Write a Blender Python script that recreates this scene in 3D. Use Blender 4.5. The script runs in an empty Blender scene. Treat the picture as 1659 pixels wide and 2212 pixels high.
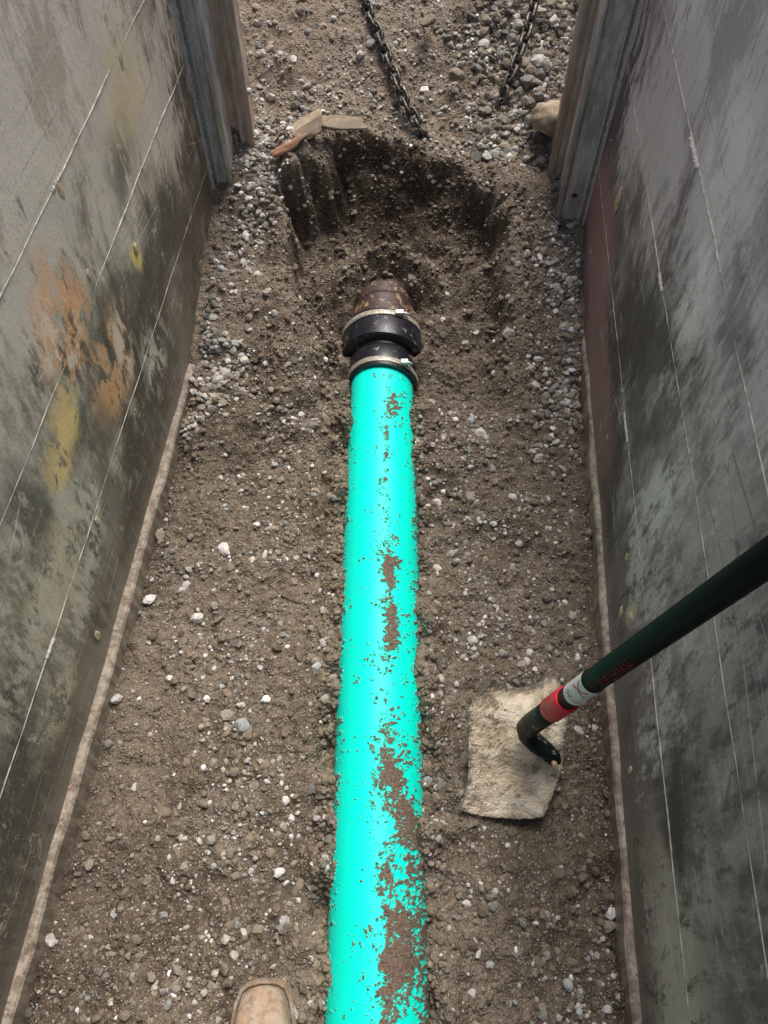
import bpy, bmesh, math, random
import numpy as np
from mathutils import Vector, Matrix, Euler
random.seed(4); rng=np.random.default_rng(7)
scene=bpy.context.scene
R=math.radians

# ------------------------------------------------------------------ helpers
def sstep(a,b,x):
    t=np.clip((x-a)/(b-a),0,1); return t*t*(3-2*t)
def _h(ix,iy,seed):
    n=(ix.astype(np.int64)*374761393+iy.astype(np.int64)*668265263+seed*974634777)&0xffffffff
    n=((n^(n>>13))*1274126177)&0xffffffff
    n=((n^(n>>16))*2246822519)&0xffffffff
    return ((n^(n>>15))&0xffffff)/float(0xffffff)
def vn(x,y,seed=0):
    xi=np.floor(x); yi=np.floor(y); fx=x-xi; fy=y-yi
    fx=fx*fx*fx*(fx*(fx*6-15)+10); fy=fy*fy*fy*(fy*(fy*6-15)+10)
    a=_h(xi,yi,seed);b=_h(xi+1,yi,seed);c=_h(xi,yi+1,seed);d=_h(xi+1,yi+1,seed)
    return (a*(1-fx)+b*fx)*(1-fy)+(c*(1-fx)+d*fx)*fy*1.0-0.5
def fbm(x,y,seed=0,o=4,g=.5):
    s=0;a=1;f=1
    for i in range(o):
        ca,sa=math.cos(i*1.1+.3),math.sin(i*1.1+.3)
        s=s+a*vn((x*ca-y*sa)*f+i*17.3,(x*sa+y*ca)*f+i*9.1,seed+i); a*=g; f*=2.03
    return s
def link(o,parent=None):
    scene.collection.objects.link(o)
    if parent: o.parent=parent
    return o
def mesh_np(name,verts,faces,mat=None,parent=None,smooth=True,attrs=None,colattr=None):
    me=bpy.data.meshes.new(name)
    verts=np.asarray(verts,dtype=np.float32); faces=np.asarray(faces,dtype=np.int32)
    k=faces.shape[1]
    me.vertices.add(len(verts)); me.vertices.foreach_set('co',verts.ravel())
    me.loops.add(faces.size); me.loops.foreach_set('vertex_index',faces.ravel())
    me.polygons.add(len(faces))
    me.polygons.foreach_set('loop_start',np.arange(0,faces.size,k,dtype=np.int32))
    me.polygons.foreach_set('loop_total',np.full(len(faces),k,dtype=np.int32))
    me.polygons.foreach_set('use_smooth',np.full(len(faces),smooth,dtype=bool))
    if attrs:
        for n,v in attrs.items():
            a=me.attributes.new(n,'FLOAT','POINT'); a.data.foreach_set('value',np.asarray(v,dtype=np.float32).ravel())
    if colattr is not None:
        a=me.attributes.new('Col','FLOAT_COLOR','POINT'); a.data.foreach_set('color',np.asarray(colattr,dtype=np.float32).ravel())
    me.update(calc_edges=True); me.validate()
    if mat: me.materials.append(mat)
    return link(bpy.data.objects.new(name,me),parent)
def grid_faces(nx,ny):
    i=np.arange(nx-1)[None,:]; j=np.arange(ny-1)[:,None]
    a=(j*nx+i).ravel()
    return np.stack([a,a+1,a+1+nx,a+nx],1)
def bm_obj(name,bm,mat=None,parent=None,smooth=False):
    me=bpy.data.meshes.new(name); bm.to_mesh(me); bm.free()
    for p in me.polygons: p.use_smooth=smooth
    if mat: me.materials.append(mat)
    return link(bpy.data.objects.new(name,me),parent)
def box(name,x,y,z,mat,parent=None,bev=.004,segs=2):
    bm=bmesh.new(); bmesh.ops.create_cube(bm,size=1)
    for v in bm.verts:
        v.co=Vector(((x[0]+x[1])/2+v.co.x*(x[1]-x[0]),(y[0]+y[1])/2+v.co.y*(y[1]-y[0]),(z[0]+z[1])/2+v.co.z*(z[1]-z[0])))
    if bev: bmesh.ops.bevel(bm,geom=bm.edges[:],offset=bev,segments=segs,affect='EDGES',profile=.5)
    return bm_obj(name,bm,mat,parent)
def tube(name,pts,radii,mat,parent=None,n=16,cap=True,jit=0):
    pts=[Vector(p) for p in pts]; m=len(pts); V=[];F=[]
    if not hasattr(radii,'__len__'): radii=[radii]*m
    up=None
    for i,p in enumerate(pts):
        t=(pts[min(i+1,m-1)]-pts[max(i-1,0)]).normalized()
        if up is None:
            up=Vector((0,0,1)) if abs(t.z)<.9 else Vector((1,0,0))
        s=t.cross(up).normalized(); u=s.cross(t).normalized(); up=u
        for k in range(n):
            a=2*math.pi*k/n; r=radii[i]*(1+jit*(random.random()-.5))
            V.append(p+(s*math.cos(a)+u*math.sin(a))*r)
    for i in range(m-1):
        for k in range(n):
            F.append((i*n+k,i*n+(k+1)%n,(i+1)*n+(k+1)%n,(i+1)*n+k))
    if cap:
        F.append(tuple(range(n-1,-1,-1))); F.append(tuple((m-1)*n+k for k in range(n)))
    me=bpy.data.meshes.new(name); me.from_pydata([tuple(v) for v in V],[],F)
    for p in me.polygons: p.use_smooth=len(p.vertices)==4
    me.materials.append(mat)
    return link(bpy.data.objects.new(name,me),parent)
def empty(name,loc=(0,0,0),rz=0):
    e=bpy.data.objects.new(name,None); e.empty_display_size=.1; e.location=loc; e.rotation_euler=(0,0,rz)
    scene.collection.objects.link(e); return e

class NM:
    def __init__(s,name,rough=.8):
        s.m=bpy.data.materials.new(name); s.m.use_nodes=True; s.t=s.m.node_tree
        s.b=s.t.nodes['Principled BSDF']; s.b.inputs['Roughness'].default_value=rough
        s.co=s.t.nodes.new('ShaderNodeTexCoord').outputs['Object']
    def n(s,typ,**k):
        nd=s.t.nodes.new(typ)
        for a,v in k.items(): setattr(nd,a,v)
        return nd
    def L(s,a,b):
        if isinstance(a,(int,float,tuple,list)):
            if isinstance(a,(tuple,list)) and len(a)==3 and b.type=='RGBA': a=(*a,1)
            b.default_value=a
        else: s.t.links.new(a,b)
    def mapping(s,scale=(1,1,1),rot=(0,0,0),loc=(0,0,0),src=None):
        m=s.n('ShaderNodeMapping'); m.inputs['Scale'].default_value=scale; m.inputs['Rotation'].default_value=rot; m.inputs['Location'].default_value=loc
        s.L(src or s.co,m.inputs['Vector']); return m.outputs[0]
    def noise(s,scale,detail=6,rough=.6,vec=None,dist=0,col=False):
        n=s.n('ShaderNodeTexNoise'); n.inputs['Scale'].default_value=scale; n.inputs['Detail'].default_value=min(detail,5)
        n.inputs['Roughness'].default_value=rough; n.inputs['Distortion'].default_value=dist
        s.L(vec or s.co,n.inputs['Vector']); return n.outputs['Color' if col else 'Fac']
    def vor(s,scale,out='Distance',feature='F1',vec=None,rnd=1):
        n=s.n('ShaderNodeTexVoronoi',feature=feature); n.inputs['Scale'].default_value=scale; n.inputs['Randomness'].default_value=rnd
        s.L(vec or s.co,n.inputs['Vector']); return n.outputs[out]
    def rng(s,x,a,b,c=0,d=1,smooth=True):
        n=s.n('ShaderNodeMapRange',interpolation_type='SMOOTHSTEP' if smooth else 'LINEAR')
        s.L(x,n.inputs[0])
        for i,v in zip((1,2,3,4),(a,b,c,d)): n.inputs[i].default_value=v
        return n.outputs[0]
    def math(s,op,a,b=0,clamp=False):
        n=s.n('ShaderNodeMath',operation=op,use_clamp=clamp); s.L(a,n.inputs[0]); s.L(b,n.inputs[1]); return n.outputs[0]
    def mix(s,f,a,b,mode='MIX'):
        n=s.n('ShaderNodeMix',data_type='RGBA',blend_type=mode); s.L(f,n.inputs[0]); s.L(a,n.inputs[6]); s.L(b,n.inputs[7]); return n.outputs[2]
    def ramp(s,x,stops):
        n=s.n('ShaderNodeValToRGB'); cr=n.color_ramp
        while len(cr.elements)<len(stops): cr.elements.new(.5)
        for e,(p,c) in zip(cr.elements,stops): e.position=p; e.color=(*c,1)
        s.L(x,n.inputs[0]); return n.outputs[0]
    def attr(s,name,out='Fac'):
        n=s.n('ShaderNodeAttribute',attribute_name=name); return n.outputs[out]
    def blob(s,c,r,soft=.5,v=None):
        v=v or s.co
        d=s.n('ShaderNodeVectorMath',operation='SUBTRACT'); s.L(v,d.inputs[0]); d.inputs[1].default_value=c
        e=s.n('ShaderNodeVectorMath',operation='MULTIPLY'); s.L(d.outputs[0],e.inputs[0]); e.inputs[1].default_value=tuple(1/q for q in r)
        l=s.n('ShaderNodeVectorMath',operation='LENGTH'); s.L(e.outputs[0],l.inputs[0])
        return s.rng(l.outputs['Value'],1,1-soft)
    def done(s,col,bump=None,strength=.4,dist=.01,rough=None,metal=None,spec=None):
        s.L(col,s.b.inputs['Base Color'])
        if rough is not None: s.L(rough,s.b.inputs['Roughness'])
        if metal is not None: s.L(metal,s.b.inputs['Metallic'])
        if spec is not None: s.b.inputs['Specular IOR Level'].default_value=spec
        if bump is not None:
            b=s.n('ShaderNodeBump'); b.inputs['Strength'].default_value=strength; b.inputs['Distance'].default_value=dist
            s.L(bump,b.inputs['Height']); s.L(b.outputs[0],s.b.inputs['Normal'])
        return s.m

# ------------------------------------------------------------------ materials
def mat_soil():
    m=NM('soil',.95)
    tone=m.attr('tone'); silt=m.attr('silt')
    n1=m.noise(7,4,.6); n2=m.noise(60,5,.7); n3=m.noise(420,2,.7)
    c=m.ramp(n1,[(.3,(.165,.130,.096)),(.5,(.215,.173,.130)),(.72,(.29,.238,.185))])
    c=m.mix(m.rng(n2,.35,.7),m.mix(1,c,(.66,.64,.62),'MULTIPLY'),m.mix(1,c,(1.28,1.27,1.25),'MULTIPLY'))
    c=m.mix(silt,c,m.mix(m.rng(n2,.3,.75),(.28,.22,.165),(.43,.35,.275)))
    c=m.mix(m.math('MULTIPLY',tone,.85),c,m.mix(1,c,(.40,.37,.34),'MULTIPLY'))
    v2=m.n('ShaderNodeTexVoronoi'); v2.inputs['Scale'].default_value=230; m.L(m.co,v2.inputs['Vector'])
    sep=m.n('ShaderNodeSeparateColor'); m.L(v2.outputs['Color'],sep.inputs[0])
    g=m.rng(sep.outputs[0],.82,.86); d=v2.outputs['Distance']
    gm=m.math('MULTIPLY',g,m.rng(d,.55,.35))
    c=m.mix(m.math('MULTIPLY',gm,.8),c,m.mix(sep.outputs[1],(.22,.19,.16),(.64,.61,.57)))
    c=m.mix(m.rng(n3,.35,.65,.0,.6),c,m.mix(1,c,(.45,.43,.41),'MULTIPLY'))
    v4=m.vor(110)
    b=m.math('ADD',m.math('MULTIPLY',n2,1.0),m.math('MULTIPLY',m.rng(v4,.0,.7,1,0),.4))
    b=m.math('ADD',b,m.math('MULTIPLY',m.rng(d,.0,.7,1,0),.3))
    b=m.math('ADD',b,m.math('MULTIPLY',n3,.3))
    return m.done(c,b,1,.0075,spec=.15)
def mat_stone(name='gravel_stone',attr=True,base=(.3,.28,.25)):
    m=NM(name,.85)
    n=m.noise(180,4,.7); n2=m.noise(30,3,.6)
    c=m.attr('Col','Color') if attr else m.mix(m.rng(n2,.3,.7),base,tuple(q*.6 for q in base))
    c=m.mix(m.rng(n,.3,.7),m.mix(1,c,(.72,.7,.67),'MULTIPLY'),m.mix(1,c,(1.12,1.12,1.1),'MULTIPLY'))
    c=m.mix(m.rng(n2,.48,.66,0,.6),c,(.26,.215,.17))
    return m.done(c,n,.5,.003,spec=.25)
def mat_wall(side):
    m=NM('weathered_steel_'+side,.6)
    dn=m.noise(7,4,.7,col=True)
    tilt=R(24) if side=='left' else R(-20)
    a=m.n('ShaderNodeVectorMath',operation='SCALE'); m.L(dn,a.inputs[0]); a.inputs['Scale'].default_value=.16
    b=m.n('ShaderNodeVectorMath',operation='ADD'); m.L(m.co,b.inputs[0]); m.L(a.outputs[0],b.inputs[1])
    b2=m.n('ShaderNodeVectorMath',operation='SUBTRACT'); m.L(b.outputs[0],b2.inputs[0]); b2.inputs[1].default_value=(.08,.08,.08)
    wv=b2.outputs[0]
    big=m.noise(2.2,4,.55,vec=wv,dist=.3); big2=m.noise(3.6,5,.62,vec=m.mapping((1,1,1),loc=(3,7,1)),dist=.4)
    sm=m.noise(5,5,.66,vec=m.mapping((1,1.9,.8),rot=(tilt,0,0)),dist=.3)
    sm2=m.noise(17,5,.78,vec=m.mapping((1,1.8,.6),rot=(tilt*1.3,0,0),loc=(2,1,5)))
    fine=m.noise(150,4,.7); streak=m.noise(38,4,.75,vec=m.mapping((1,3.2,.35),rot=(tilt*.8,0,0)))
    if side=='left':
        dark=(.105,.086,.064); mid=(.25,.21,.168); light=(.50,.43,.34); pale=(.74,.66,.55)
    else:
        dark=(.098,.082,.077); mid=(.235,.203,.192); light=(.44,.39,.37); pale=(.74,.68,.65)
    c=m.mix(m.rng(big,.38,.58),dark,mid)
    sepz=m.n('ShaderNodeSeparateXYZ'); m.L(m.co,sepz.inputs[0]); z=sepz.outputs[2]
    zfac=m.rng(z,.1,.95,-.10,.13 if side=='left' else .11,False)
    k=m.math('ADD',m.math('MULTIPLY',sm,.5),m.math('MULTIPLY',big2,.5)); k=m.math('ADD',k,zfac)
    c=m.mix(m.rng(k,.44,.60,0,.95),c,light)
    k2=m.math('ADD',m.math('MULTIPLY',sm2,.4),m.math('MULTIPLY',big,.6)); k2=m.math('ADD',k2,m.math('MULTIPLY',zfac,.6))
    c=m.mix(m.rng(k2,.52,.60,0,.7),c,pale)
    c=m.mix(m.rng(streak,.55,.72,0,.22),c,pale)
    k3=m.math('ADD',m.math('MULTIPLY',sm2,.5),m.math('MULTIPLY',m.noise(3.1,4,.6,vec=m.mapping(loc=(6,1,8))),.5))
    c=m.mix(m.rng(k3,.47,.39,0,.8),c,dark)
    sp=m.noise(14,5,.8,vec=m.mapping((1,1.4,.7),rot=(tilt,0,0),loc=(9,2,3)),dist=.4)
    def spot(c,cen,r,col,amt=.9,soft=.7,th=(.42,.53)):
        g=m.math('MULTIPLY',m.blob(cen,r,soft,wv),m.rng(sp,*th))
        return m.mix(m.math('MULTIPLY',g,amt),c,col)
    if side=='left':
        c=spot(c,(0,1.52,.74),(1,.20,.16),(.68,.55,.33),.75,.8,(.36,.5))
        c=spot(c,(0,1.42,.66),(1,.13,.12),(.11,.098,.07),.75,.8,(.40,.50))
        c=spot(c,(0,1.50,.40),(1,.35,.13),(.11,.098,.07),.85,.7,(.38,.47))
        c=spot(c,(0,.66,.52),(1,.12,.14),(.09,.08,.062),.8,.8,(.38,.50))
        c=spot(c,(0,.3,.22),(1,.3,.18),(.09,.078,.06),.85,.7,(.36,.48))
        c=spot(c,(0,.62,.37),(1,.20,.15),(.68,.56,.40),.85,.8,(.42,.52))
        c=spot(c,(0,.99,.62),(1,.13,.17),(.80,.42,.20),.95,.7,(.44,.50))
        c=spot(c,(0,.96,.60),(1,.10,.16),(.88,.72,.60),.95,.8,(.51,.55))
        c=spot(c,(0,1.08,.42),(1,.16,.15),(.76,.42,.21),.95,.7,(.44,.50))
        c=spot(c,(0,1.16,.42),(1,.10,.13),(.82,.72,.58),.9,.8,(.50,.55))
        c=spot(c,(0,.86,.52),(1,.08,.09),(.86,.62,.27),.98,.8,(.40,.45))
        c=spot(c,(0,.79,.49),(1,.07,.07),(.84,.60,.28),.98,.8,(.40,.45))
        c=spot(c,(0,1.354,.48),(1,.035,.045),(.82,.64,.22),.95,.7,(.30,.42))
        c=spot(c,(0,1.25,.25),(1,.12,.12),(.76,.69,.58),.85,.8,(.46,.54))
        c=spot(c,(0,.45,.2),(1,.14,.09),(.60,.51,.38),.85)
    else:
        c=spot(c,(0,1.72,.26),(1,.32,.20),(.40,.235,.215),.85,.6,(.3,.45))
        c=spot(c,(0,1.35,.14),(1,.45,.13),(.36,.21,.195),.85,.6,(.3,.45))
        c=spot(c,(0,1.06,.88),(1,.22,.18),(.84,.79,.75),.9,.8,(.40,.50))
        c=spot(c,(0,.98,.72),(1,.10,.16),(.88,.83,.79),.9,.8,(.42,.50))
        c=spot(c,(0,1.6,.95),(1,.24,.22),(.78,.73,.70),.8,.8,(.40,.52))
        c=spot(c,(0,.75,.44),(1,.12,.18),(.80,.75,.72),.85,.8,(.42,.52))
        c=spot(c,(0,.5,.6),(1,.22,.25),(.52,.46,.42),.8)
        c=spot(c,(0,.02,.26),(1,.3,.22),(.60,.52,.43),.9,.8,(.38,.5))
        c=spot(c,(0,.22,.33),(1,.16,.10),(.07,.062,.056),.9,.8,(.36,.46))
        c=spot(c,(0,1.2,.45),(1,.25,.13),(.10,.085,.08),.8,.8,(.42,.5))
        c=spot(c,(0,.62,.22),(1,.02,.05),(.66,.55,.38),1,.7,(.3,.42))
    for i,(rx,sc,th) in enumerate(((.5,26,.010),(-.9,19,.008),(1.25,30,.008))):
        mp=m.mapping((1,.16,1.7),rot=(rx,0,0),loc=(i*3.1,i,i*2),src=wv if i==2 else None)
        v=m.vor(sc*.35,'Distance','DISTANCE_TO_EDGE',vec=mp)
        c=m.mix(m.math('MULTIPLY',m.math('MULTIPLY',m.rng(v,th,th*.4),m.rng(big2 if i else sm,.48,.58)),.55),c,pale if i%2==0 else dark)
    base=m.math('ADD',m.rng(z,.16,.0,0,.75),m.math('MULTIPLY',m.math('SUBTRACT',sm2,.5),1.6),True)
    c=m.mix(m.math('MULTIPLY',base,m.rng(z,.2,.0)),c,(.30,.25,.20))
    c=m.mix(m.rng(fine,.58,.70,0,.5),c,dark)
    c=m.mix(m.rng(m.vor(48),.14,.08,0,.5),c,light)
    bmp=m.math('ADD',m.math('MULTIPLY',sm2,.7),m.math('MULTIPLY',fine,.3))
    return m.done(c,bmp,.5,.004,rough=m.rng(k,.4,.6,.5,.88),spec=.3)
def mat_steel(name,base,light,rust=(.25,.17,.12),rm=.35):
    m=NM(name,.6)
    s=m.noise(14,5,.7,vec=m.mapping((3,3,.6))); f=m.noise(90,4,.7)
    c=m.mix(m.rng(s,.4,.62),base,light)
    c=m.mix(m.rng(m.noise(18,5,.75,vec=m.mapping((2,2,.8),loc=(4,4,4))),.52,.64,0,rm),c,rust)
    c=m.mix(m.rng(f,.55,.70,0,.6),c,(.36,.31,.255))
    return m.done(c,f,.4,.003,spec=.4)
def mat_simple(name,col,rough=.5,var=.2,sc=60,bump=.15,metal=0,dirt=0,dirtcol=(.30,.25,.195),spec=.5):
    m=NM(name,rough); n=m.noise(sc,5,.65)
    c=m.mix(m.rng(n,.3,.7),tuple(q*(1-var) for q in col),tuple(min(1,q*(1+var)) for q in col))
    if dirt: c=m.mix(m.rng(m.noise(sc*.8,5,.75,vec=m.mapping(loc=(5,3,2))),.62-.25*dirt,.70-.25*dirt),c,dirtcol)
    return m.done(c,n,bump,.004,metal=metal,spec=spec)
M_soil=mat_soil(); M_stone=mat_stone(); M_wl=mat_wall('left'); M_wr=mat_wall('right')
M_post=mat_steel('post_steel',(.38,.355,.345),(.64,.61,.585),(.40,.29,.22))
M_post2=mat_steel('post_steel_rusty',(.40,.33,.28),(.60,.52,.45),(.28,.18,.13),.5)
M_flange=mat_steel('flange_steel',(.19,.15,.115),(.38,.32,.255),(.14,.09,.065),.9)
M_weld=mat_simple('weld_bead',(.50,.465,.43),.6,.35,200,.6)
M_seam=mat_simple('seam_edge',(.46,.42,.36),.7,.5,40,.3)
M_chain=mat_simple('chain_steel',(.05,.045,.042),.4,.4,120,.3,metal=.4,dirt=.35)
M_rubber=mat_simple('black_rubber',(.011,.012,.017),.38,.3,50,.12,dirt=.15)
M_clamp=mat_simple('clamp_band',(.44,.41,.36),.45,.3,160,.3,metal=.3,dirt=.6)
M_clay=mat_simple('old_pipe_clay',(.050,.024,.020),.55,.4,45,.4,dirt=.34,dirtcol=(.30,.22,.12))
M_handle=mat_simple('handle_black',(.0022,.0028,.0028),.5,.4,60,.05,spec=.14)
M_socket=mat_simple('socket_dark_green',(.005,.011,.010),.45,.4,60,.15,dirt=.2,spec=.2)
M_red=mat_simple('red_collar',(.70,.025,.045),.4,.2,80,.1,dirt=.08)
M_white=mat_simple('label_white',(.84,.80,.78),.4,.08,80,.05,dirt=.05)
M_redink=mat_simple('label_red_ink',(.50,.03,.05),.5,.2,80,.05)
M_redink2=mat_simple('handle_red_ink',(.26,.012,.012),.5,.3,300,.05,dirt=.0)
M_leather=mat_simple('boot_leather',(.34,.235,.16),.85,.3,50,.35,dirt=.5,dirtcol=(.38,.31,.24))
M_sole=mat_simple('boot_sole',(.22,.16,.11),.85,.3,50,.35,dirt=.4)
def mat_blade():
    m=NM('muddy_blade',.75)
    n=m.noise(18,5,.75,dist=.5); n2=m.noise(70,5,.7)
    c=m.ramp(n,[(.32,(.34,.27,.18)),(.46,(.66,.55,.40)),(.64,(.86,.77,.63))])
    c=m.mix(m.rng(m.noise(20,5,.8,vec=m.mapping(loc=(3,3,3))),.56,.59,0,.9),c,(.27,.215,.145))
    e=m.attr('edge'); c=m.mix(m.math('MULTIPLY',e,m.rng(n2,.35,.55)),c,(.15,.14,.12))
    return m.done(c,m.math('ADD',n,m.math('MULTIPLY',n2,.3)),1,.02,spec=.25)
M_blade=mat_blade()
def mat_pipe():
    m=NM('green_pvc',.42)
    d=m.attr('dirt'); n=m.noise(300,3,.7)
    c=m.mix(m.rng(m.noise(5,4,.6),.3,.7),(.0,.89,.69),(.0,.92,.74))
    soil=m.mix(m.rng(n,.3,.7),(.085,.055,.04),(.25,.185,.14))
    c=m.mix(d,c,soil)
    return m.done(c,m.math('MULTIPLY',n,d),.6,.004,rough=m.rng(d,0,1,.45,.95),spec=.3)
M_pipe=mat_pipe()

# ------------------------------------------------------------------ ground height
LY=[1.15,1.39,1.64,1.93,2.2,2.6,3.0,3.6,4.1]; LZ=[0,.035,.12,.235,.33,.52,.74,1.1,1.35]
RY=[1.3,1.745,1.92,2.2,2.32,2.6,3.0,3.7,4.3]; RZ=[0,.055,.12,.235,.28,.415,.65,1.05,1.35]
def scoop(X,Y):
    wx=X+.07*fbm(X*7,Y*7,31,4,.6); wy=Y+.06*fbm(X*8,Y*8,41,4,.6)
    ax=np.abs(wx-.058)
    hw=.305-.055*sstep(1.75,1.35,Y)
    lip=2.115+.035*np.exp(-((wx+.01)/.06)**2)-.17*np.clip((ax-.12)/.17,0,2)**2
    wl=np.where(wx<.055,.034,.065)
    return (1-sstep(hw-wl,hw+.018,ax))*(1-sstep(-.055,.008,wy-lip))
def H(X,Y,micro=True):
    X=np.asarray(X,dtype=float); Y=np.asarray(Y,dtype=float)
    s=sstep(-.3,.35,X)
    bank=np.interp(Y,LY,LZ)*(1-s)+np.interp(Y,RY,RZ)*s
    bank=bank+.055*np.exp(-((np.abs(X-.055)-.315)/.06)**2)*sstep(1.2,1.45,Y)*sstep(2.2,2.0,Y)
    m=scoop(X,Y)
    fl=np.interp(Y,[1.0,1.3,1.55,1.75,1.9,2.0,2.07,2.13],[0,0,-.005,.0,-.015,.02,.11,.2])
    fl=fl+.05*(np.abs(X-.055)/.28)**2*sstep(1.7,1.85,Y)
    fl=fl+.135*np.exp(-((Y-1.755)/.060)**2)*np.exp(-(X/.15)**4)+.04*np.exp(-((Y-1.77)/.05)**2)*np.exp(-((X-.14)/.15)**2)
    z=bank*(1-m)+fl*m
    z=z+.05*np.exp(-(((X+.45)/.09)**2+((Y-1.22)/.12)**2))
    z=z-.025*np.exp(-(((X+.36)/.04)**2+((Y-1.06)/.1)**2))
    bk=np.exp(-((np.abs(X+.01)-.10)/.045)**2)*sstep(1.8,1.6,Y)
    z=z+bk*(.022+.080*fbm(X*13,Y*13,511,3)+.014*sstep(.9,1.3,Y)+.018*sstep(1.4,1.45,Y))
    z=z+.062*np.exp(-(((X-.090)/.034)**2+((Y-.25)/.045)**2))
    z=z+.042*np.exp(-(((X+.098)/.03)**2+((Y-1.25)/.04)**2))
    z=z+.03*np.exp(-(((X-.095)/.03)**2+((Y-.02)/.05)**2))
    z=z+.012*np.exp(-((X+.40)/.12)**2)*sstep(1.0,.2,Y)
    if micro:
        rough=.6+.9*m*sstep(1.3,1.6,Y)
        z=z+.034*fbm(X*5,Y*5,1,3)+.032*fbm(X*17,Y*17,5,3)*rough+.0095*fbm(X*75,Y*75,9,3)
    outl=-(X+.645-.0813*Y)-.125; outr=(X-.438-.0835*Y)-.125
    o=np.maximum(outl,outr)
    top=1.35+.04*fbm(X*.7,Y*.7,3,3)
    z=np.maximum(z,np.minimum(top,o*7))
    z=np.maximum(z,np.minimum(top,(-1.75-Y)*2.2))
    return np.minimum(z,top)
def axis(lo,hi,step,far):
    d=np.arange(lo,hi+step*.5,step)
    g=[];s=step;p=hi
    while p<far: s*=1.35; p+=s; g.append(p)
    g2=[];s=step;p=lo
    while p>-far: s*=1.35; p-=s; g2.append(p)
    return np.concatenate([np.array(g2[::-1]),d,np.array(g)])
xs=axis(-.78,.86,.005,80); ys=axis(-.3,2.75,.005,80)
GX,GY=np.meshgrid(xs,ys)
GZ=H(GX,GY)
m_=scoop(GX,GY)
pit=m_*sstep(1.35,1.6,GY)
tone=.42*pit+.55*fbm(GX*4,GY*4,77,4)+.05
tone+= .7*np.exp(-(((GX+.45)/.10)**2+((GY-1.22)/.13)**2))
lip=m_*(1-m_)*4; tone+=lip*.6*sstep(1.3,1.5,GY)  # scoop edge darkened: pit-wall shadow painted into the soil tone
tone+=.30*pit*sstep(1.92,2.06,GY)  # back of pit: dark dug soil, plus shading painted into its colour
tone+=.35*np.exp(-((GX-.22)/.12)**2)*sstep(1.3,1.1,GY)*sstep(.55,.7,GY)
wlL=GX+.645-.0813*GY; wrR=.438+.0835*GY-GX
tone+=.8*np.exp(-(np.clip(np.minimum(wlL,wrR)-.015,0,9)/.035)**2)*(GY<1.4)  # shadow crevice under the flanges, painted into the soil tone
silt=sstep(2.10,2.2,GY)*(1-sstep(.12,.30,GX+.15*fbm(GX*5,GY*5,55,3)))*1.0*(1-m_)+np.clip(1.3*fbm(GX*3,GY*3,66,4)+.10,0,.6)*(1-pit)
silt=silt+.55*sstep(.25,.31,np.abs(GX-.055))*sstep(1.4,1.7,GY)*(GY<2.2)
silt=np.where(GY>2.9,.5,silt)
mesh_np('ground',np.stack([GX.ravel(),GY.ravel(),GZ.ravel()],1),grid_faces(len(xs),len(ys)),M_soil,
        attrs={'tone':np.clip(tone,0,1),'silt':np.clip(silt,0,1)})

# ------------------------------------------------------------------ gravel (one object)
def ico(sub):
    bm=bmesh.new(); bmesh.ops.create_icosphere(bm,subdivisions=sub,radius=1)
    V=np.array([v.co[:] for v in bm.verts]); F=np.array([[v.index for v in f.verts] for f in bm.faces]); bm.free(); return V,F
def variants(sub,n,j):
    V,F=ico(sub); out=[]
    for i in range(n):
        W=V*(1+j*(rng.random((len(V),1))-.5))
        for k in range(4):
            nn=rng.normal(size=3); nn/=np.linalg.norm(nn); d=.55+.3*rng.random()
            e=W@nn-d; W=W-np.outer(np.clip(e,0,None),nn)
        out.append(W)
    return out,F
def rotm(n):
    q=rng.normal(size=(n,4)); q/=np.linalg.norm(q,axis=1)[:,None]; w,x,y,z=q.T
    return np.stack([1-2*(y*y+z*z),2*(x*y-z*w),2*(x*z+y*w),2*(x*y+z*w),1-2*(x*x+z*z),2*(y*z-x*w),2*(x*z-y*w),2*(y*z+x*w),1-2*(x*x+y*y)],1).reshape(n,3,3)
def stones(P,S,C,sub,nv=10,j=.35,sink=.35):
    vs,F=variants(sub,nv,j); n=len(P); nvt=len(vs[0])
    base=np.stack(vs)[rng.integers(0,nv,n)]
    sc=S[:,None]*(.6+.7*rng.random((n,3)))
    W=base*sc[:,None,:]
    W=np.einsum('nij,nvj->nvi',rotm(n),W)
    W[:,:,2]*=.8
    W=W+P[:,None,:]; W[:,:,2]+= (S*(.8-2*sink*.8))[:,None]*.5
    FF=(F[None]+ (np.arange(n)*nvt)[:,None,None]).reshape(-1,3)
    CC=np.repeat(C,nvt,0)
    return W.reshape(-1,3),FF,CC
def stonecol(n,lightfrac):
    c=np.empty((n,4)); c[:,3]=1
    pal=np.array([[.21,.175,.135],[.28,.235,.185],[.32,.285,.24],[.17,.155,.14],[.25,.25,.235]])
    c[:,:3]=pal[rng.integers(0,len(pal),n)]
    L=rng.random(n)<lightfrac
    lp=np.array([[.50,.48,.46],[.60,.58,.57],[.43,.44,.44],[.54,.49,.435],[.74,.72,.71]])
    c[L,:3]=lp[rng.integers(0,len(lp),n)][L]
    c[:,:3]*=(.8+.4*rng.random((n,1))); return c
def bankd(X,Y):
    wl=X+.645-.0813*Y; wr=.438+.0835*Y-X
    m=scoop(X,Y)*sstep(1.3,1.5,Y)
    d=1.2*np.exp(-(np.clip(wl-.07,0,9)/.095)**2)*sstep(1.25,1.55,Y+.5*fbm(X*5,Y*5,7,3))*(Y<2.15)
    d=d+.7*np.exp(-(np.clip(wr-.06,0,9)/.08)**2)*sstep(.9,1.5,Y)*(Y<2.2)
    d=d*(1-m)*(.2+1.6*np.clip(.5+1.8*fbm(X*7,Y*7,191,4),0,1))
    return np.where((wl<.026)|(wr<.022),0,np.clip(d,0,1))
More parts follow.
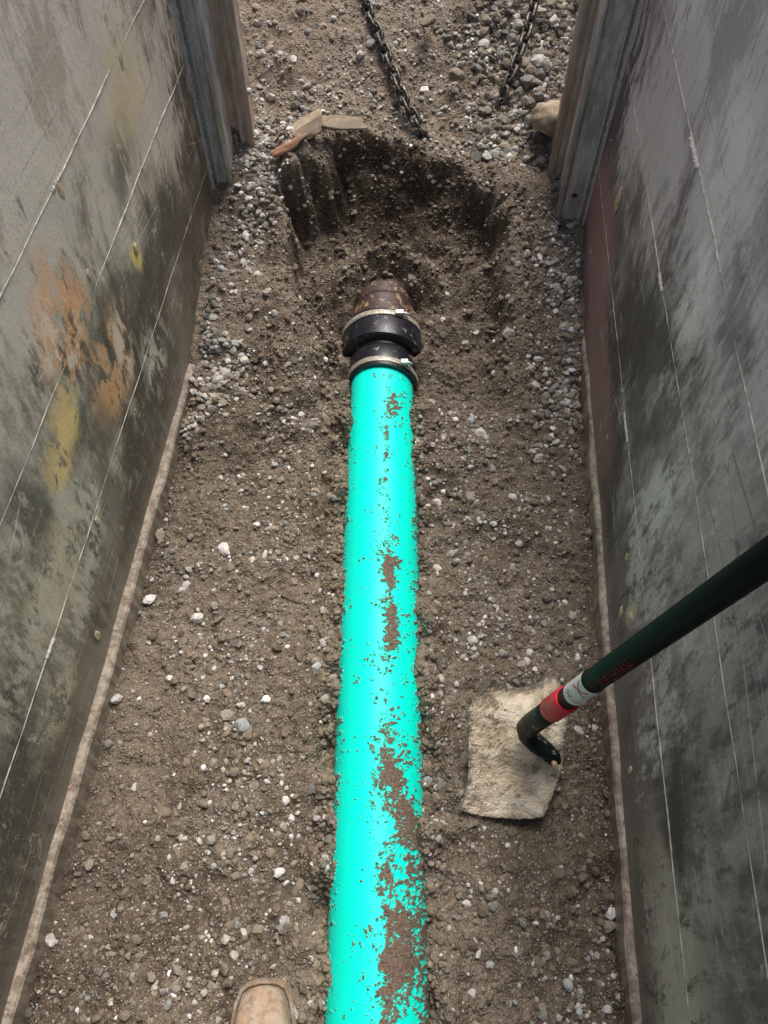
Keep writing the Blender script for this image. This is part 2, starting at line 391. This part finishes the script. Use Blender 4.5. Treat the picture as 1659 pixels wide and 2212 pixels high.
def density(X,Y):
    wl=X+.645-.0813*Y; wr=.438+.0835*Y-X
    m=scoop(X,Y)*sstep(1.3,1.5,Y)
    d=.17+.35*bankd(X,Y)
    d=d+.9*sstep(.20,.34,X)*sstep(2.0,2.3,Y)+.10*sstep(2.05,2.2,Y)*(X<.3)
    d=d+.24*np.exp(-((X+.25)/.13)**2)*(Y<1.3)+.17*np.exp(-((X-.25)/.12)**2)*(Y<1.3)
    d=d*(1-.75*m)*(.3+1.6*np.clip(.5+1.9*fbm(X*5,Y*5,91,3),0,1))
    d=d*(1-.7*np.exp(-(((X+.45)/.10)**2+((Y-1.22)/.12)**2)))
    d=np.where((wl<.026)|(wr<.022),0,d)
    onpipe=(np.abs(X+.01)<.084)&(Y<1.42); oncp=(np.abs(X+.003)<.12)&(Y>1.38)&(Y<1.68)
    return np.where(onpipe|oncp,0,d)
def sample(n,fn,ylo=-.2,yhi=2.75):
    X=rng.uniform(-.66,.78,n); Y=rng.uniform(ylo,yhi,n); k=rng.random(n)<fn(X,Y); return X[k],Y[k]
VV=[];FF=[];CC=[];off=0
def add(X,Y,S,C,sub,sink=.35,Z=None,nv=10):
    global off
    z=H(X,Y) if Z is None else Z
    v,f,c=stones(np.stack([X,Y,z],1),S,C,sub,nv,sink=sink); VV.append(v);FF.append(f+off);CC.append(c);off+=len(v)
X,Y=sample(95000,lambda X,Y:np.clip(density(X,Y)*.9+.25,0,1)*(~((np.abs(X+.01)<.084)&(Y<1.42))))
wl=X+.645-.0813*Y; wr=.438+.0835*Y-X; k=(wl>.026)&(wr>.02)&~((np.abs(X)<.112)&(Y>1.4)&(Y<1.60)); X=X[k];Y=Y[k]
add(X,Y,.0011+.0022*rng.random(len(X))**1.6,stonecol(len(X),.16),1,.4)
X,Y=sample(30000,density); add(X,Y,.0028+.0034*rng.random(len(X)),stonecol(len(X),.30),2,.3,nv=14)
X,Y=sample(7000,lambda X,Y:density(X,Y)*.8); add(X,Y,.006+.0048*rng.random(len(X))**1.5,stonecol(len(X),.36),2,.35,nv=16)
X,Y=sample(600,lambda X,Y:np.clip(density(X,Y)*1.0,0,1)); add(X,Y,.010+.007*rng.random(len(X))**2,stonecol(len(X),.45),2,.4,nv=16)
X,Y=sample(34000,bankd,.8,2.25); add(X,Y,.0030+.0095*rng.random(len(X))**2.6,stonecol(len(X),.42),2,.28,nv=18)
n=900; X=rng.uniform(.27,.66,n);Y=rng.uniform(2.08,2.75,n); add(X,Y,.008+.013*rng.random(n)**1.6,stonecol(n,.18)*np.array([.82,.82,.82,1]),2,.35,nv=16)
n=120; X=rng.uniform(-.40,.30,n);Y=rng.uniform(2.20,2.75,n); add(X,Y,.006+.011*rng.random(n)**1.6,stonecol(n,.3),2,.45,nv=16)
n=3200; Y=rng.uniform(-.2,1.42,n); X=-.01+rng.choice([-1,1],n)*(.078+.045*rng.random(n)**1.3)
cc=np.tile([[.22,.175,.13,1]],(n,1))*(.75+.5*rng.random((n,1))); add(X,Y,.002+.006*rng.random(n)**2,cc,2,.35)
n=3200; X=rng.uniform(-.3,.42,n);Y=rng.uniform(1.35,2.15,n); k=~((np.abs(X)<.118)&(Y<1.66)); X=X[k];Y=Y[k]; n=len(X)
cc=np.tile([[.165,.13,.10,1]],(n,1))*(.75+.5*rng.random((n,1))); add(X,Y,.002+.008*rng.random(n)**3,cc,2,.4)
n=3000; X=rng.uniform(-.55,.5,n);Y=rng.uniform(-.15,1.5,n); wl=X+.645-.0813*Y; wr=.438+.0835*Y-X
k=(wl>.026)&(wr>.02)&(np.abs(X+.01)>.1); X=X[k];Y=Y[k];n=len(X)
cc=np.tile([[.20,.16,.12,1]],(n,1))*(.7+.5*rng.random((n,1))); add(X,Y,.003+.008*rng.random(n)**3,cc,2,.45)
PX=lambda Y:-.013+.008*Y/1.4
PR0=.0905
PRf=lambda Y: PR0-.006*sstep(1.0,1.4,Y)
def pipe_dirt(Y,a):
    def g(c,s,x): return np.exp(-((x-c)/s)**2)
    d=0*Y
    d=d+.50*g(1.27,.05,Y)*g(.03,.024,a)
    d=d+.30*g(1.15,.16,Y)*g(.012,.008,a)
    d=d+.48*g(1.03,.015,Y)*g(.008,.012,a)
    d=d+.46*g(.80,.055,Y)*g(.020,.017,a)+.46*g(.66,.055,Y)*g(.026,.015,a)+.30*g(.73,.2,Y)*g(.022,.020,a)
    d=d+.50*g(.385,.055,Y)*g(.024,.030,a)+.54*g(.31,.05,Y)*g(.034,.030,a)+.54*g(.25,.04,Y)*g(.058,.022,a)
    d=d+.47*g(.17,.05,Y)*g(.012,.016,a)+.47*g(.09,.06,Y)*g(.034,.022,a)+.50*g(.03,.06,Y)*g(.03,.026,a)
    d=d+.46*g(-.06,.08,Y)*g(.02,.018,a)+.45*g(.08,.12,Y)*g(.062,.022,a)
    d=d+.14*g(.4,.7,Y)*g(.01,.06,a)
    return d
def pipe_mask(Y,a):
    n=fbm(Y*140,a*140+3,123,4,.78); n2=fbm(Y*34,a*34,222,3)
    ab=np.abs(a+.006*fbm(Y*9,a*3,77,2))
    edge=sstep(.066,.088,ab)*.40
    v=pipe_dirt(Y,a)+edge+.50*n+.30*n2
    return np.clip(sstep(.40,.46,v),0,1)
n=16000; Y=rng.uniform(-.2,1.38,n); a=rng.uniform(-.08,.08,n); mk=pipe_mask(Y,a)
k=(mk>.5)&(rng.random(n)<.6); Y=Y[k];a=a[k]
add(PX(Y)+a,Y,.0009+.0022*rng.random(len(Y))**1.5,np.tile([[.15,.11,.08,1]],(len(Y),1))*(.5+.9*rng.random((len(Y),1))),1,.3,Z=np.sqrt(PRf(Y)**2-a**2)-.008+.0005)
mesh_np('gravel',np.concatenate(VV),np.concatenate(FF),M_stone,smooth=False,colattr=np.concatenate(CC))

# ------------------------------------------------------------------ green sewer pipe
nt=190
Yv=np.concatenate([np.linspace(-1.3,-.22,30),np.linspace(-.215,1.415,1100)]); ny=len(Yv)
th=np.linspace(-math.pi,math.pi,nt)*1.0
th=np.sign(th)*np.abs(th/math.pi)**1.25*math.pi
TY,TT=np.meshgrid(Yv,th,indexing='ij')
a=np.sin(TT)*PRf(TY); mk=pipe_mask(TY,a); mk=np.where(np.abs(TT)<1.6,mk,0)
rr=PRf(TY)+mk*(.0010+.0014*(fbm(TY*160,a*160,55,2)+.5))
mesh_np('sewer_pipe',np.stack([(PX(TY)+np.sin(TT)*rr).ravel(),TY.ravel(),(np.cos(TT)*rr).ravel()-.008],1),grid_faces(nt,ny),M_pipe,attrs={'dirt':mk})

# ------------------------------------------------------------------ coupling
def lathe(name,prof,cx,mat,parent,n=96,warp=0,tilt=0,cz=0):
    V=[];F=[]
    for y,r in prof:
        for k in range(n):
            t=2*math.pi*k/n
            V.append((cx+math.sin(t)*r,y+tilt*math.sin(t)*r+warp*math.cos(3*t),math.cos(t)*r+cz))
    for i in range(len(prof)-1):
        for k in range(n):
            F.append((i*n+k,i*n+(k+1)%n,(i+1)*n+(k+1)%n,(i+1)*n+k))
    me=bpy.data.meshes.new(name); me.from_pydata(V,[],F); me.materials.append(mat)
    for p in me.polygons:p.use_smooth=True
    o=link(bpy.data.objects.new(name,me),parent)
    md=o.modifiers.new('es','EDGE_SPLIT'); md.split_angle=R(35); return o
cp=empty('pipe_coupling',(0,0,-.004))
lathe('rubber_sleeve',[(1.395,.080),(1.395,.0915),(1.400,.094),(1.465,.094),(1.470,.091),(1.478,.087),(1.484,.089),(1.486,.106),(1.490,.1135),(1.497,.115),(1.575,.115),(1.584,.111),(1.586,.090)],-.003,M_rubber,cp,tilt=-.07)
lathe('clamp_front',[(1.404,.0935),(1.404,.0965),(1.407,.0975),(1.417,.0975),(1.420,.0965),(1.420,.0935)],-.003,M_clamp,cp,tilt=-.07)
lathe('clamp_rear',[(1.555,.114),(1.555,.1175),(1.558,.1185),(1.569,.1185),(1.572,.1175),(1.572,.114)],-.003,M_clamp,cp,tilt=-.02)
M_bright=mat_simple('clamp_screw_steel',(.62,.61,.58),.35,.15,100,.1,metal=.3,dirt=.2)
box('screw_housing_front',(.044,.064),(1.402,1.417),(.078,.090),M_bright,cp,.002)
box('screw_housing_rear',(.030,.054),(1.555,1.570),(.106,.119),M_bright,cp,.002)
tube('screw_front',[(.060,1.4095,.085),(.074,1.4095,.076)],.004,M_bright,cp,10)
tube('screw_rear',[(.052,1.5625,.113),(.068,1.5625,.106)],.004,M_bright,cp,10)
op=empty('old_clay_pipe')
lathe('barrel',[(1.56,.094),(1.60,.0955),(1.64,.096),(1.655,.097),(1.66,.101),(1.70,.101),(1.85,.098)],-.003,M_clay,op)

# ------------------------------------------------------------------ trench shield panels
M_mud=mat_simple('dried_mud',(.56,.44,.29),.9,.25,90,.5)
def panel(side):
    sg=1 if side=='left' else -1
    x0=-.645 if side=='left' else .438
    e=empty('trench_shield_panel',(x0,0,0),-R(4.68))
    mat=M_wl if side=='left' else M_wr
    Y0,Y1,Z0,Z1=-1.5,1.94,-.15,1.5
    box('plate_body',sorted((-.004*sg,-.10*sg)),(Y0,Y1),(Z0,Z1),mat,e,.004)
    yy=np.arange(Y0+.002,Y1,.012); zz=np.arange(Z0+.05,Z1-.002,.012)
    A,B=np.meshgrid(yy,zz)
    sd=3 if sg>0 else 8
    Xd=.005*fbm(A*2.2,B*2.6,sd,3)+.0010*fbm(A*20,B*20,sd+4,2)+.0035
    f=grid_faces(len(yy),len(zz))
    if sg<0: f=f[:,::-1]
    mesh_np('inner_skin',np.stack([sg*Xd.ravel(),A.ravel(),B.ravel()],1),f,mat,e)
    for i,s_ in enumerate((.30,.585,.80)):
        pts=[];rd=[]
        for y in np.arange(Y0+.02,Y1-.01,.02):
            xd=.005*float(fbm(np.array(y*2.2),np.array(s_*2.6),sd,3))+.0032
            pts.append((sg*xd,y,s_+.0006*math.sin(y*31))); rd.append(.0007+.0017*max(0,float(fbm(np.array(y*6.),np.array(s_*50),sd,3))+.35))
        tube('seam_%d'%(i+1),pts,rd,M_seam,e,6)
    for j,(s_,ya,yb) in enumerate(((.80,1.12,1.17),(.30,.5,.54)) if sg>0 else ((.80,1.18,1.27),(.585,1.12,1.17),(.30,.98,1.06))):
        pts=[(sg*.004,ya+(yb-ya)*t/18,s_+.001*random.random()) for t in range(19)]
        tube('weld_%d'%(j+1),pts,[.003+.002*random.random() for _ in pts],M_weld,e,8,jit=.3)
    n=200; ybs=np.linspace(Y0,1.93,n); V=[];F=[]
    w0=.021 if sg>0 else .015
    for i,y in enumerate(ybs):
        w=w0+.007*float(fbm(np.array(y*6.),np.array(1.),5,4)); zt=.044+.014*float(fbm(np.array(y*6.),np.array(9.),6,4))
        for (px,pz) in ((-.003,zt+.004),(w-.004,zt+.001),(w,zt-.004),(w+.002,-.12)): V.append((sg*px,y,pz))
    for i in range(n-1):
        for k in range(3):
            q=(i*4+k,i*4+k+1,(i+1)*4+k+1,(i+1)*4+k); F.append(q if sg<0 else q[::-1])
    me=bpy.data.meshes.new('bottom_flange'); me.from_pydata(V,[],F); me.materials.append(M_flange)
    link(bpy.data.objects.new('bottom_flange',me),e)
    zs=np.arange(.05,1.49,.008)
    pts=[(sg*.002,1.934+.0015*random.random(),z) for z in zs]
    tube('end_weld',pts,[.006+.003*random.random() for _ in pts],M_weld,e,8,jit=.35)
    w=.052 if sg>0 else .082
    zb=.10 if sg>0 else .06
    xr=lambda a,b: sorted((sg*a,sg*b))
    po=e
    bm=bmesh.new()
    hx,hz,hr=(w*.55),(.19 if sg<0 else .165),.010
    if sg>0: hx=.025
    xa,xb,za,zb2=-.10,w,zb,1.5
    def plate(y):
        outer=[];inner=[]
        N=24
        for k in range(N):
            t=2*math.pi*k/N; inner.append((hx+hr*math.cos(t),y,hz+hr*math.sin(t)))
            c,s=math.cos(t),math.sin(t); q=.022/max(abs(c),abs(s)); outer.append((hx+min(max(q*c,-.022),.022),y,hz+min(max(q*s,-.022),.022)))
        return inner,outer
    inn,out=plate(1.952); inn2,_=plate(1.964)
    vi=[bm.verts.new((sg*p[0],p[1],p[2])) for p in inn]; vo=[bm.verts.new((sg*p[0],p[1],p[2])) for p in out]; vb=[bm.verts.new((sg*p[0],p[1],p[2])) for p in inn2]
    for k in range(24):
        k2=(k+1)%24
        bm.faces.new((vi[k],vi[k2],vo[k2],vo[k])); bm.faces.new((vi[k],vi[k2],vb[k2],vb[k]))
    hb=(hx-.022,hx+.022,hz-.022,hz+.022)
    def q(x1,x2,z1,z2,y=1.952):
        vs=[bm.verts.new((sg*x,y,z)) for x,z in ((x1,z1),(x2,z1),(x2,z2),(x1,z2))]; bm.faces.new(vs)
    q(xa,hb[0],za,zb2); q(hb[1],xb,za,zb2); q(hb[0],hb[1],za,hb[2]); q(hb[0],hb[1],hb[3],zb2)
    bmesh.ops.recalc_face_normals(bm,faces=bm.faces[:])
    bm_obj('channel_web',bm,M_post,po)
    box('channel_flange',xr(w-.012,w+.0),(1.953,2.045),(zb,1.5),M_post,po,.003)
    box('channel_return',xr(-.09,w-.013),(2.033,2.045),(zb,1.5),M_post,po,.002)
    tube('channel_lip',[(sg*(w-.002),1.953,zb-.012),(sg*(w-.002),1.953,.8),(sg*(w-.002),1.953,1.5)],.009,M_post,po,12)
    zs=np.arange(zb,1.5,.012)
    tube('web_weld',[(sg*.016,1.951,z) for z in zs],[.003+.002*random.random() for _ in zs],M_weld,po,6)
    w2=.100 if sg>0 else .112
    box('rail_web',xr(.0,w2-.03),(2.10,2.112),(zb+.05,1.5),M_post2,po,.002)
    box('rail_plate',xr(w2-.032,w2),(2.06,2.15),(zb+.07,1.5),M_post2,po,.008,3)
    tube('rail_bar',[(sg*(w2-.004),2.065,zb+.05),(sg*(w2-.004),2.065,.8),(sg*(w2-.004),2.065,1.5)],.012,M_post2,po,14)
    for z in (.42,.68):
        tube('rail_bolt',[(sg*(w2-.004),2.10,z),(sg*(w2+.012),2.10,z)],.009,M_post,po,8)
    spots=((1.15,.79,.012),(1.13,.62,.007),(.62,.12,.009),(1.35,.5,.008),(.8,.28,.008)) if sg>0 else ((1.62,.42,.018),(.62,.2,.014),(.66,.15,.010),(.75,.22,.007),(.35,.12,.008),(.55,.33,.009),(1.1,.16,.006))
    for (y,z,r) in spots:
        V,F=ico(3); V=V*(1+.5*np.stack([fbm(V[:,0]*2+y*9,V[:,1]*2+V[:,2],int(y*100),3)]*3,1))
        V=V*np.array([.22,1,1.7])*r+np.array([sg*.005,y,z])
        mesh_np('mud_lump',V,F,M_mud,e)
    return e
panel('left'); panel('right')

# ------------------------------------------------------------------ chains
def chain(name,ctrl):
    P=[Vector((x,y,float(H(x,y,False))+h)) for x,y,h in ctrl]
    pts=[]
    for i in range(len(P)-1):
        p0,p1,p2,p3=P[max(i-1,0)],P[i],P[i+1],P[min(i+2,len(P)-1)]
        for k in range(40):
            t=k/40; pts.append(.5*((2*p1)+(p2-p0)*t+(2*p0-5*p1+4*p2-p3)*t*t+(3*p1-p0-3*p2+p3)*t**3))
    pitch=.034; acc=0; cs=[pts[0]]
    for i in range(1,len(pts)):
        acc+=(pts[i]-pts[i-1]).length
        if acc>=pitch: cs.append(pts[i]); acc=0
    V=[];F=[]
    nu,nv=20,8; r=.0058; hl=.0175; hw=.0125
    for i in range(len(cs)-1):
        c=(cs[i]+cs[i+1])/2; t=(cs[i+1]-cs[i]).normalized()
        s=t.cross(Vector((0,0,1))).normalized(); u=s.cross(t)
        ang=R(40 if i%2 else 130)+random.uniform(-.25,.25)
        sd=s*math.cos(ang)+u*math.sin(ang); nn=t.cross(sd)
        b=len(V)
        for k in range(nu):
            a=2*math.pi*k/nu
            cx=math.cos(a)*hw; cy=math.sin(a)*hw+ (hl-.004 if math.sin(a)>0 else -(hl-.004))*min(1,abs(math.sin(a))*4)
            ctr=c+sd*cx+t*cy; rad=(sd*math.cos(a)+t*math.sin(a)).normalized()
            for m in range(nv):
                q=2*math.pi*m/nv; V.append(ctr+rad*math.cos(q)*r+nn*math.sin(q)*r)
        for k in range(nu):
            for m in range(nv):
                F.append((b+k*nv+m,b+((k+1)%nu)*nv+m,b+((k+1)%nu)*nv+(m+1)%nv,b+k*nv+(m+1)%nv))
    me=bpy.data.meshes.new(name); me.from_pydata([tuple(v) for v in V],[],F); me.materials.append(M_chain)
    for p in me.polygons:p.use_smooth=True
    link(bpy.data.objects.new(name,me))
chain('lifting_chain',[(.130,2.13,-.04),(.118,2.15,.0),(.096,2.175,.02),(.069,2.215,.024),(.0286,2.30,.026),(-.019,2.41,.026),(-.0535,2.49,.026),(-.10,2.75,.035),(-.2,3.4,.035)])
chain('lifting_chain',[(.35,2.27,-.02),(.366,2.31,.025),(.404,2.39,.034),(.43,2.46,.036),(.443,2.50,.036),(.467,2.60,.036),(.49,2.8,.04),(.5,3.4,.04)])

# ------------------------------------------------------------------ shovel
sh=empty('shovel')
rows=[((.213,.5215,.122),(.350,.538,.105)),((.164,.470,.125),(.359,.460,.122)),((.168,.411,.100),(.350,.411,.104)),((.160,.350,.062),(.347,.364,.070)),((.140,.295,.032),(.309,.281,.030))]
def cr(P,t):
    n=len(P)-1; i=min(int(t*n),n-1); f=t*n-i
    p0,p1,p2,p3=[np.array(P[j]) for j in (max(i-1,0),i,i+1,min(i+2,n))]
    return .5*((2*p1)+(p2-p0)*f+(2*p0-5*p1+4*p2-p3)*f*f+(3*p1-p0-3*p2+p3)*f**3)
NU,NV=80,100; V=[];E=[]
Ls=[r[0] for r in rows]; Rs=[r[1] for r in rows]
for j in range(NV):
    t=j/(NV-1); l=cr(Ls,t); r=cr(Rs,t)
    for i in range(NU):
        s=i/(NU-1); p=l*(1-s)+r*s
        bulge=math.sin(math.pi*s)
        p=p.copy(); p[2]-= .042*bulge**.8*(1-.55*t)
        ridge=math.exp(-((s-.80+.15*t)/.09)**2)*math.exp(-((t-.40)/.30)**2); p[2]+=.034*ridge
        p[2]+= .014*math.exp(-(t/.05)**2)
        p[1]+= -.012*bulge*math.exp(-(t/.2)**2)-.006*bulge*sstep(.8,1,t)
        p[0]+= .004*math.sin(t*9)*(1-s)
        p[2]+= .010*float(fbm(np.array(p[0]*24),np.array(p[1]*24),17,4))
        V.append(p); E.append(max(0,1-min(s,1-s,1.1*(1-t),t)*18))
bl=mesh_np('blade',np.array(V),grid_faces(NU,NV),M_blade,sh,attrs={'edge':np.array(E)})
sol=bl.modifiers.new('t','SOLIDIFY'); sol.thickness=.003; sol.offset=-1
Ps=Vector((.272,.4215,.150)); Pe=Vector((.375,.357,.939)); d=(Pe-Ps)
hp=lambda t: Ps+d*t
tube('handle_tube',[hp(.20),hp(.5),hp(1.0),hp(1.5)],[.0185,.0180,.0178,.0178],M_handle,sh,32)
tube('handle_end_cap',[hp(1.5),hp(1.52)],[.0195,.0185],M_red,sh,32)
sock=[(.330,.372,.088),(.324,.378,.098),(.310,.388,.105),(.292,.401,.110),(.277,.414,.120),(.272,.4205,.140),tuple(hp(.03)),tuple(hp(.12)),tuple(hp(.22))]
tube('socket',sock,[.012,.016,.018,.0190,.020,.0205,.0205,.0200,.0197],M_socket,sh,28)
tube('red_collar',[hp(.175),hp(.18),hp(.275),hp(.28)],[.0205,.0222,.0222,.0204],M_red,sh,32)
tube('label_band',[hp(.32),hp(.42)],.0191,M_white,sh,40,cap=False)
tube('socket_rivet',[(.322,.366,.106),(.324,.358,.114)],.005,mat_simple('rivet_tan',(.55,.35,.22),.5),sh,10)
def wrap_text(txt,size,t0,ang0,mat,name,rad=.0194,flip=False):
    cu=bpy.data.curves.new(name,'FONT'); cu.body=txt; cu.size=size; cu.align_x='CENTER'; cu.align_y='CENTER'
    ob=bpy.data.objects.new(name,cu); scene.collection.objects.link(ob)
    dg=bpy.context.evaluated_depsgraph_get(); me=bpy.data.meshes.new_from_object(ob.evaluated_get(dg))
    bpy.data.objects.remove(ob)
    bm=bmesh.new(); bm.from_mesh(me)
    bmesh.ops.subdivide_edges(bm,edges=bm.edges[:],cuts=2)
    ax=d.normalized(); cam=Vector((0,0,1.6)); c0=hp(t0)
    u=(cam-c0); u=(u-ax*u.dot(ax)).normalized(); w=ax.cross(u)
    for v in bm.verts:
        lx,ly=v.co.x,v.co.y
        if flip: al,ar=ly,-lx
        else: al,ar=lx,ly
        th=ang0+ar/rad
        v.co=c0+ax*al+(u*math.cos(th)+w*math.sin(th))*rad
    o=bm_obj(name,bm,mat,sh); return o
wrap_text('X',.040,.393,-.1,M_redink,'label_letter')
wrap_text('L-50',.017,.345,.1,M_redink,'label_text',flip=True)
wrap_text('VNTHWM',.024,.54,.45,M_redink2,'handle_text',rad=.0185)

# ------------------------------------------------------------------ boot
bt=empty('work_boot',(-.198,-.145,.012),R(4))
def loft(name,secs,mat,n=40,pw=2.3):
    V=[];F=[]
    for (y,cx,hw,z0,z1) in secs:
        for k in range(n):
            a=2*math.pi*k/n; c,s=math.cos(a),math.sin(a)
            V.append((cx+hw*math.copysign(abs(c)**(2/pw),c),y,(z0+z1)/2+(z1-z0)/2*math.copysign(abs(s)**(2/pw),s)))
    m=len(secs)
    for i in range(m-1):
        for k in range(n): F.append((i*n+k,(i+1)*n+k,(i+1)*n+(k+1)%n,i*n+(k+1)%n))
    F.append(tuple(range(n))); F.append(tuple((m-1)*n+k for k in range(n-1,-1,-1)))
    me=bpy.data.meshes.new(name); me.from_pydata(V,[],F); me.materials.append(mat)
    for p in me.polygons:p.use_smooth=len(p.vertices)==4
    return link(bpy.data.objects.new(name,me),bt)
toe=[(.155,0,.008),(.152,0,.026),(.144,0,.038),(.125,0,.047),(.09,0,.0525),(.05,.001,.053),(0,.002,.047),(-.05,.002,.040),(-.10,0,.038),(-.13,0,.036),(-.145,0,.028),(-.152,0,.01)]
loft('sole',[(y*1.04,x,w+.005,-.03,.026) for y,x,w in toe],M_sole,48,4)
up=[(.150,0,.010,.02,.040),(.144,0,.026,.015,.052),(.13,0,.037,.012,.063),(.11,0,.044,.01,.071),(.08,0,.048,.01,.076),(.04,0,.048,.01,.083),(0,0,.043,.01,.10),(-.04,0,.038,.01,.125),(-.075,0,.036,.01,.16),(-.11,0,.035,.01,.19),(-.135,0,.030,.01,.19),(-.146,0,.014,.02,.18)]
loft('upper',up,M_leather,48)
tube('welt',[(x+w,y,.028) for y,x,w in reversed(toe)]+[(x-w,y,.028) for y,x,w in toe],.004,M_sole,bt,8)
tube('shaft',[(0,-.09,.13),(0,-.095,.19),(0,-.10,.26),(0,-.105,.30)],[.048,.050,.054,.056],M_leather,bt,32)
tube('trouser_leg',[(0,-.098,.235),(0,-.11,.33),(.0,-.14,.50),(.01,-.20,.72)],[.072,.078,.082,.088],mat_simple('denim',(.05,.07,.11),.9,.3,120,.3),bt,32)

# ------------------------------------------------------------------ rocks
def rock(name,loc,size,rot,base,seed,sub=4,chops=7):
    V,F=ico(sub); r2=np.random.default_rng(seed)
    for k in range(chops):
        nn=r2.normal(size=3); nn/=np.linalg.norm(nn); dd=.45+.35*r2.random(); e=V@nn-dd; V=V-np.outer(np.clip(e,0,None),nn)*.95
    V=V*(1+.16*fbm(V[:,0]*3+seed,V[:,1]*3+V[:,2]*2,seed,5))[:,None]
    V=V*np.array(size)
    o=mesh_np(name,V,F,mat_stone(name+'_surface',False,base)); o.location=loc; o.rotation_euler=rot
    return o
rock('rock',(.500,2.19,.285),(.074,.062,.056),(.3,.2,.5),(.46,.37,.27),3)
rock('rock',(.215,2.32,.335),(.030,.024,.018),(.1,.2,.1),(.32,.26,.2),5)
rock('rock',(.13,2.45,.425),(.03,.02,.018),(.1,.2,.9),(.30,.25,.2),6)
rock('rock_slab',(-.225,2.05,.335),(.085,.038,.016),(.25,-.25,.6),(.44,.345,.245),11)
rock('rock_slab',(-.262,1.985,.325),(.075,.022,.018),(.3,-.2,.55),(.42,.22,.145),12)
rock('rock_slab',(-.12,2.095,.325),(.095,.026,.012),(.2,.1,.15),(.36,.285,.21),14)
M_root=mat_simple('root_brown',(.12,.09,.065),.9,.3,60,.2)
def root(pts,r):
    P=[(x,y,float(H(x,y))+.003) for x,y in pts]; tube('root',P,[r*.5]+[r]*(len(P)-2)+[r*.4],M_root,None,6)
root([(-.32,1.06),(-.28,1.035),(-.24,1.045),(-.19,1.02),(-.15,1.03)],.0016)
root([(-.27,.80),(-.24,.77),(-.21,.755),(-.18,.745),(-.15,.75)],.0018)
root([(-.33,2.02),(-.29,2.05),(-.25,2.05)],.003)

# ------------------------------------------------------------------ light, world, camera
w=bpy.data.worlds.new('World'); scene.world=w; w.use_nodes=True
nt_=w.node_tree; bg=nt_.nodes['Background']; sky=nt_.nodes.new('ShaderNodeTexSky'); sky.sky_type='NISHITA'; sky.sun_disc=False
EL=R(64); AZ=R(20)
sky.sun_elevation=EL; sky.sun_rotation=AZ; sky.dust_density=4; sky.air_density=1
nt_.links.new(sky.outputs[0],bg.inputs[0]); bg.inputs[1].default_value=.15
sl=bpy.data.lights.new('sun','SUN'); sl.energy=4.0; sl.angle=R(34); sl.color=(1,.955,.89)
so=bpy.data.objects.new('sun',sl); link(so)
dirv=Vector((math.sin(AZ)*math.cos(EL),math.cos(AZ)*math.cos(EL),math.sin(EL)))
so.rotation_euler=dirv.to_track_quat('Z','Y').to_euler(); so.location=dirv*5
cam=bpy.data.cameras.new('camera'); co=bpy.data.objects.new('camera',cam); link(co)
cam.sensor_fit='VERTICAL'; cam.sensor_height=24; cam.sensor_width=18; cam.lens=18.02; cam.clip_start=.02; cam.clip_end=500
co.location=(0,0,1.6); co.rotation_euler=(R(90-58.2),0,0); scene.camera=co
scene.view_settings.view_transform='Standard'; scene.view_settings.look='None'; scene.view_settings.exposure=0
